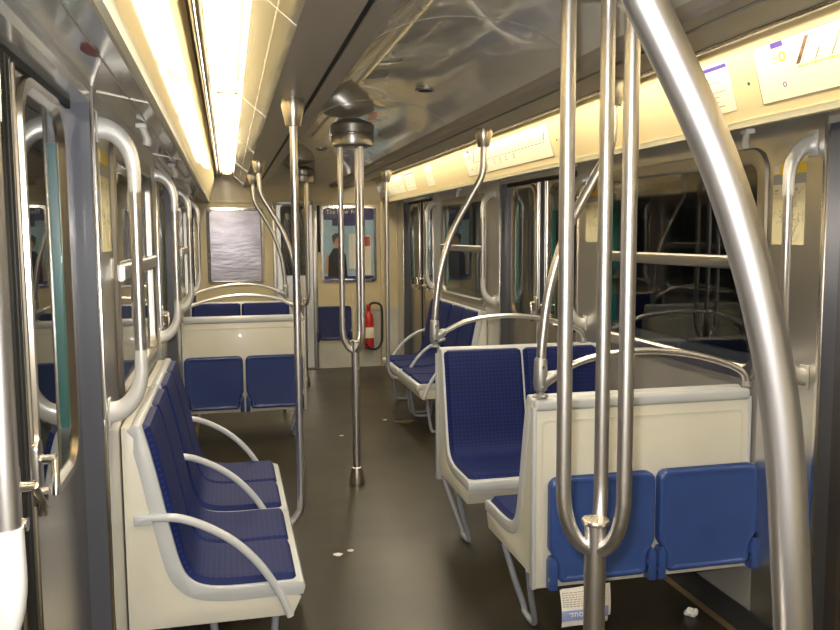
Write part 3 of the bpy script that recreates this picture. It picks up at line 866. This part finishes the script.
# line diagrams on the inclined panels
PBR, PTR = Vector((mx(PB[0]), 0, PB[1])), Vector((mx(PT[0]), 0, PT[1]))
UPR = (PTR-PBR).normalized(); PH = (PTR-PBR).length
def on_panel(name, y_far, lab, cat, group=None, side='right'):
    if side == 'right':
        o = empty(name, (PBR.x, y_far, PBR.z), basis=((0, -1, 0), UPR))
    else:
        u = Vector((-UPR.x, 0, UPR.z)); o = empty(name, (PB[0], y_far, PB[1]), basis=((0, 1, 0), u))
    zoff = o.matrix_world.to_3x3() @ Vector((0, 0, .0008)); o.location = o.location + zoff
    return tag(o, lab, cat, group)
def line_diagram(y_far, length, lab, stations, side='right', seed=1):
    root = on_panel('line_map', y_far, lab, 'line map', 'line diagrams on the lit panels', side)
    t0, t1 = .045, .24
    b = MB(); flat(b, quad(0, length, t0, t1), 0, .001, None); b.build('map_sheet', 'paper', root)
    e = MB(); wd = .0022
    for q in (quad(0, length, t0, t0+wd), quad(0, length, t1-wd, t1), quad(0, wd, t0, t1), quad(length-wd, length, t0, t1)): flat(e, q, .0005, .0018, None)
    e.build('map_border', 'ink_soft', root)
    e = MB(); flat(e, quad(.095, .155, t1-.022, t1-.004), .0005, .0018, None); e.build('purple_header', 'purple', root)
    # M in a ring and the yellow line disc
    e = MB(); O = [(.103+.015*math.cos(k*PI/10), .185+.015*math.sin(k*PI/10)) for k in range(20)]; I = [(.103+.0125*math.cos(k*PI/10), .185+.0125*math.sin(k*PI/10)) for k in range(20)]
    e.ring([(O, .0012), (O, .0018), (I, .0018), (I, .0012)], lambda p, q, d: Vector((p, q, d)), 'ink_soft'); e.build('metro_ring', None, root)
    text_obj('metro_letter', 'M', .02, 'ink_soft', root, (.0955, .1775, .001))
    e = MB(); O = [(.142+.017*math.cos(k*PI/10), .185+.017*math.sin(k*PI/10)) for k in range(20)]; I = [(.142+.008*math.cos(k*PI/10), .185+.011*math.sin(k*PI/10)) for k in range(20)]
    e.ring([(O, .0012), (O, .0018), (I, .0018), (I, .0012)], lambda p, q, d: Vector((p, q, d)), 'yellow'); e.build('line_disc', None, root)
    e = MB(); O = [(.13+.009*math.cos(k*PI/8), .095+.009*math.sin(k*PI/8)) for k in range(16)]; I = [(.13+.005*math.cos(k*PI/8), .095+.006*math.sin(k*PI/8)) for k in range(16)]
    e.ring([(O, .0012), (O, .0018), (I, .0018), (I, .0012)], lambda p, q, d: Vector((p, q, d)), 'purple'); e.build('logo_ring', None, root)
    def slant(mb, x, y, l, w): flat(mb, [(x, y), (x+w, y), (x+l*.62+w, y+l*.78), (x+l*.62, y+l*.78)], .0005, .0018, None)
    e = MB(); slant(e, .2, .147, .1, .018); e.build('photo_strip', 'brown', root)
    e = MB(); slant(e, length-.11, .147, .06, .016); e.build('photo_strip', 'brown', root)
    e = MB(); x0, x1 = .215, length-.1
    flat(e, quad(x0, x1, .136, .139), .0005, .0016, None)
    for k in range(stations):
        x = x0+(x1-x0)*k/(stations-1)
        O = [(x+.0045*math.cos(a*PI/5), .1375+.0045*math.sin(a*PI/5)) for a in range(10)]
        flat(e, O, .0005, .0022, None)
    e.build('route_line', 'yellow' if seed == 1 else 'ink_soft', root)
    rr = random.Random(seed); e = MB()
    for k in range(1, stations):
        x = x0+(x1-x0)*k/(stations-1); slant(e, x, .147, rr.uniform(.035, .085), .0045)
    e.build('station_print', 'ink_soft', root)
    e = MB()
    for k in range(5): flat(e, quad(.42, .5+rr.uniform(-.02, .02), .06+k*.013, .065+k*.013), .0005, .0018, None)
    for x in (.66, .78, .9, 1.05):
        for k in range(3): flat(e, quad(x, x+rr.uniform(.015, .04), .095+k*.012, .1+k*.012), .0005, .0018, None)
    e.build('legend_text', 'ink_soft', root)
line_diagram(2.565, 1.7, 'large line diagram on the lit panel at the top right corner', 20)
line_diagram(6.15, 1.7, 'long line diagram on the lit panel behind the second curved pole', 24, seed=2)
line_diagram(9.78, 1.35, 'farthest line diagram on the lit right panel, near the end wall', 16, seed=3)
def notice(y_far, w, lab, seed, wide=True):
    root = on_panel('panel_notice', y_far, lab, 'notice', 'paper notices on the lit panels')
    b = MB(); flat(b, quad(0, w, .05, .235), 0, .0009, None); b.build('notice_sheet', 'paper', root)
    b = MB(); flat(b, quad(.01, w-.01 if wide else .06, .212, .226), .0005, .0016, None); b.build('purple_header', 'purple', root)
    b = MB(); rr = random.Random(seed)
    for k in range(7):
        x = rr.uniform(.01, .06); y = .075+k*.018
        flat(b, quad(x, min(w-.01, x+rr.uniform(.05, w*.7)), y, y+.004), .0005, .0016, None)
    b.build('notice_text', 'map_lines', root)
notice(2.935, .22, 'small notice with purple header on the lit panel beside the thick pole', 1)
notice(8.35, .42, 'pale notice with dark header between two far line diagrams', 2)
notice(7.45, .25, 'small notice with short header above the far right window', 4, False)

# panel fixing screws
for i, (y, lab) in enumerate(((2.62, 'small round screw left of the line diagram at top right'), (4.36, 'small round screw between near curved pole and long line diagram'))):
    r_ = on_panel('panel_screw', y, lab, 'screw', 'panel screws')
    b = MB(); b.lathe([(.006, 0), (.006, .002), (.004, .004)], (0, .13, 0), 12); b.build('screw_head', 'ink', r_)

# white catches hanging under the soffit at the windows
def catch(side, y, lab, first=[None]):
    F = (lambda p, q, d: Vector((d, p, q)))
    if first[0] is None:
        root = empty('window_catch')       # x out of the wall, y along, z up; origin at the soffit
        b = MB(); b.box(-.008, .03, -.022, .022, -.018, 0, .004); b.build('catch_plate', 'white', root)
        b = MB(); b.tube(smooth([(.012, -.004, -.012), (.02, .004, -.03), (.028, .012, -.055), (.024, .014, -.075)], 4), [.012, .012, .012, .012, .013, .013, .013, .013, .015, .015, .015, .015, .013], 10); b.build('catch_lever', 'white', root)
        first[0] = root; o = root
    else: o = copy_tree(first[0])
    x = .065
    zs = 2.035-.03*x/.17-.006
    if side == 'left': o.location = (XL+x, y, zs)
    else: o.location = (XR-x, y, zs); o.rotation_euler = (0, 0, PI)
    tag(o, lab, 'catch', 'white window catches')
catch('left', 3.1, 'white plastic catch under the left soffit, nearest the camera')
catch('left', 4.75, 'second white plastic catch along the left soffit')
catch('left', 6.5, 'third white plastic catch along the left soffit, over far benches')
catch('right', 2.84, 'white plastic catch at the top corner of the near right window')
catch('right', 6.9, 'white plastic catch above the far right window')
for i, (side, y, z, lab) in enumerate((('left', 2.77, 1.52, 'small white square sticker on the wall panel behind left handrail'), ('right', 2.79, 1.465, 'small white sticker beside the near right window edge'))):
    b = MB()
    x = XL if side == 'left' else XR
    s = 1 if side == 'left' else -1
    xs = sorted((x+s*.0006, x+s*.0022)); b.box(xs[0], xs[1], y-.025, y+.025, z-.03, z+.03, 0)
    tag(b.build('wall_sticker', 'white'), lab, 'sticker')
# dark red sticker on the left soffit
r_ = empty('soffit_sticker', (-.277, 1.93, 2.0185), basis=((0, 1, 0), (.17, 0, -.033)))
b = MB(); flat(b, [(-.055, .012), (-.02, .018), (.03, .016), (.05, .004), (.045, -.012), (.0, -.02), (-.04, -.012), (-.052, -.002), (-.065, .0)], .0, .0016, None)
b.build('sticker_print', 'darkred', r_); tag(r_, 'dark red torn sticker on the steel soffit at top left', 'sticker')

# ceiling vent, and a shiny disc modelled in place of a glint on the vault
for x, y, lab in ((.80, 7.1, 'small dark oval ceiling vent in the vault before the farthest pole'), (.98, 4.05, 'small shiny oval ceiling vent in the vault above the mid aisle')):
    r_ = empty('ceiling_vent', (x, y, 2.225+.13*(1-abs((x-XC)/.395)**2.4)-.001))
    b = MB(); b.lathe([(.05, 0), (.05, -.006), (.04, -.01)], (0, 0, 0), 20); b.build('vent_ring', 'cap', r_)
    b = MB(); b.lathe([(.036, -.009), (.036, -.011), (.02, -.0115)], (0, 0, 0), 20); b.build('vent_grille', 'dark', r_)
    tag(r_, lab, 'vent', 'ceiling vents')

# fire extinguisher on the end wall
r_ = empty('fire_extinguisher', (1.66, YE-.09, .23))
b = MB(); b.lathe([(.05, 0), (.058, .01), (.06, .03), (.06, .36), (.052, .42), (.03, .45), (.022, .47)], (0, 0, 0), 24); b.build('cylinder', 'red', r_)
b = MB(); b.lathe([(.02, .46), (.022, .5), (.03, .51), (.03, .545), (.015, .55)], (0, 0, 0), 16); b.build('valve', 'red', r_)
b = MB(); b.tube(smooth([(.0, -.0, .53), (.05, -.03, .57), (.13, -.03, .55), (.16, -.03, .47), (.16, -.03, .2), (.15, -.03, .08), (.09, -.05, .01), (.0, -.07, .015), (-.05, -.065, .08)], 6), .014, 10); b.build('hose', 'black', r_)
b = MB(); b.box(-.055, .055, -.062, -.055, .14, .27, .003); b.build('instruction_label', 'paper', r_)
b = MB(); b.box(-.07, .07, .058, .089, .3, .34, .003); b.build('wall_bracket', 'black', r_)
tag(r_, 'red fire extinguisher with black hose on the end wall under the poster', 'fire extinguisher')

# newspaper tucked under the folding seat
r_ = empty('newspaper', (1.30, yF-.03, .244))
def pw(x, z, k): return -k*math.sin((.03-z)/.145*2.2)+.0025*math.sin(42*x+16*z)
def sheet(x0, x1, z0, z1, k, off, m, name, parent):
    b = MB(); nx, nz = 12, 12; g = []
    for j in range(nz+1):
        row = []
        for i in range(nx+1):
            x = x0+(x1-x0)*i/nx; z = z0+(z1-z0)*j/nz
            row.append(b.bm.verts.new((x, pw(x, z, k)+off, z+.003*math.sin(11*x))))
        g.append(row)
    for j in range(nz):
        for i in range(nx): b.face([g[j][i], g[j][i+1], g[j+1][i+1], g[j+1][i]])
    o = b.build(name, m, parent); md = o.modifiers.new('thick', 'SOLIDIFY'); md.thickness = .0012; md.offset = 0
sheet(-.1, .09, .025, -.115, .028, 0, 'news', 'front_page', r_)
sheet(-.09, .11, .025, -.10, .012, .006, 'news', 'back_page', r_)
sheet(-.0995, .0895, -.05, -.092, .028, -.0016, 'news_blue', 'blue_band', r_)
hl = text_obj('headline', 'vous.', .036, 'white', r_, (.0, 0, -.059), EB, rz=PI)
iv = hl.matrix_basis.copy()
for v in hl.data.vertices:
    p = iv @ v.co; p.y += pw(p.x, p.z, .028)-.0065; v.co = iv.inverted() @ p
b = MB(); rr = random.Random(5)
for k in range(7):
    x = -.094; z = .012-.008*k
    while x < .075:
        l_ = rr.uniform(.006, .014); y = pw(x+l_/2, z, .028)-.0014; b.box(x, x+l_, y-.0008, y+.0008, z-.0028, z, 0); x += l_+.004
b.build('body_text', 'map_lines', r_)
tag(r_, 'crumpled newspaper with blue headline band hanging under a near folded seat', 'newspaper')

# litter
def crumple(x, y, r, h, lab, m='news', name='paper_scrap', seed=1):
    t = bmesh.new(); bmesh.ops.create_icosphere(t, subdivisions=3, radius=1)
    rr = random.Random(seed)
    for v in t.verts:
        k = 1+rr.uniform(-.22, .22); a = math.atan2(v.co.y, v.co.x)
        v.co = Vector((v.co.x*r*k*(1+.25*math.sin(3*a)), v.co.y*r*k*.8, max(0., v.co.z+.75)*h*.57*k))
    b = MB(); b.merge(t)
    o = b.build(name, m, None, 25); o.location = (x, y, .0005)
    return tag(o, lab, 'litter', 'litter on the floor')
crumple(1.88, 3.0, .028, .03, 'white crumpled tissue on the floor beside the thick arched pole', 'white', 'paper_scrap', 2)
crumple(1.305, 6.97, .018, .008, 'tiny white scrap on the floor below the far right benches', 'news', 'paper_scrap', 4)
crumple(.505, 4.02, .022, .01, 'small torn scrap on the aisle floor, left of its pair', 'news', 'paper_scrap', 5)
crumple(.575, 4.06, .016, .008, 'small torn scrap on the aisle floor, right of its pair', 'news', 'paper_scrap', 6)
crumple(1.46, 6.85, .075, .008, 'brownish flattened wrapper on the floor by the far right bench legs', 'brass', 'wrapper', 7)
crumple(.86, 6.5, .017, .006, 'tiny pale scrap on the floor past the mid aisle pole', 'news', 'paper_scrap', 8)
crumple(.1, 5.05, .03, .006, 'flat pale scrap on the floor before the far left partition', 'news', 'paper_scrap', 9)

# ------------------------------------------------------------------ camera, world, view
cam_d = bpy.data.cameras.new('camera'); cam = bpy.data.objects.new('camera', cam_d); COL.objects.link(cam); SC.camera = cam
FPX = 820.
cam_d.sensor_fit = 'HORIZONTAL'; cam_d.sensor_width = 36; cam_d.lens = FPX/840*36; cam_d.clip_start = .02
vp, roll = (227., 236.), -.006
dx, dy = vp[0]-420, vp[1]-315
cr, sr = math.cos(-roll), math.sin(-roll)
d = Vector((cr*dx-sr*dy, sr*dx+cr*dy, FPX)).normalized()
up = Vector((0, -d.z, d.y)).normalized()
rt = up.cross(d); rt = rt if rt.x > 0 else -rt
R = Matrix((rt, d, up))
cx_ = R @ Vector((math.cos(roll), -math.sin(roll), 0)); cyd = R @ Vector((math.sin(roll), math.cos(roll), 0)); cz_ = R @ Vector((0, 0, 1))
mt = Matrix((cx_, -cyd, -cz_)).transposed().to_4x4(); mt.translation = Vector((0, 0, 1.62)); cam.matrix_world = mt

fl_d = bpy.data.lights.new('camera_flash', 'SPOT'); fl_d.energy = 115; fl_d.color = (1., .98, .96); fl_d.spot_size = math.radians(80); fl_d.spot_blend = .5; fl_d.shadow_soft_size = .02
fl = bpy.data.objects.new('camera_flash', fl_d); COL.objects.link(fl)
fl.matrix_world = mt @ Matrix.Translation((-.03, .06, -.02))
w_ = bpy.data.worlds.new('tunnel_dark'); SC.world = w_; w_.use_nodes = True
w_.node_tree.nodes['Background'].inputs[0].default_value = (.006, .007, .008, 1); w_.node_tree.nodes['Background'].inputs[1].default_value = 1.
SC.view_settings.view_transform = 'Standard'; SC.view_settings.look = 'None'; SC.view_settings.gamma = 1; SC.view_settings.use_curve_mapping = False
SC.view_settings.exposure = .42
SC.cycles.max_bounces = 10; SC.cycles.glossy_bounces = 6; SC.cycles.diffuse_bounces = 5; SC.cycles.transparent_max_bounces = 12
SC.cycles.sample_clamp_indirect = 8.; SC.cycles.use_denoising = True
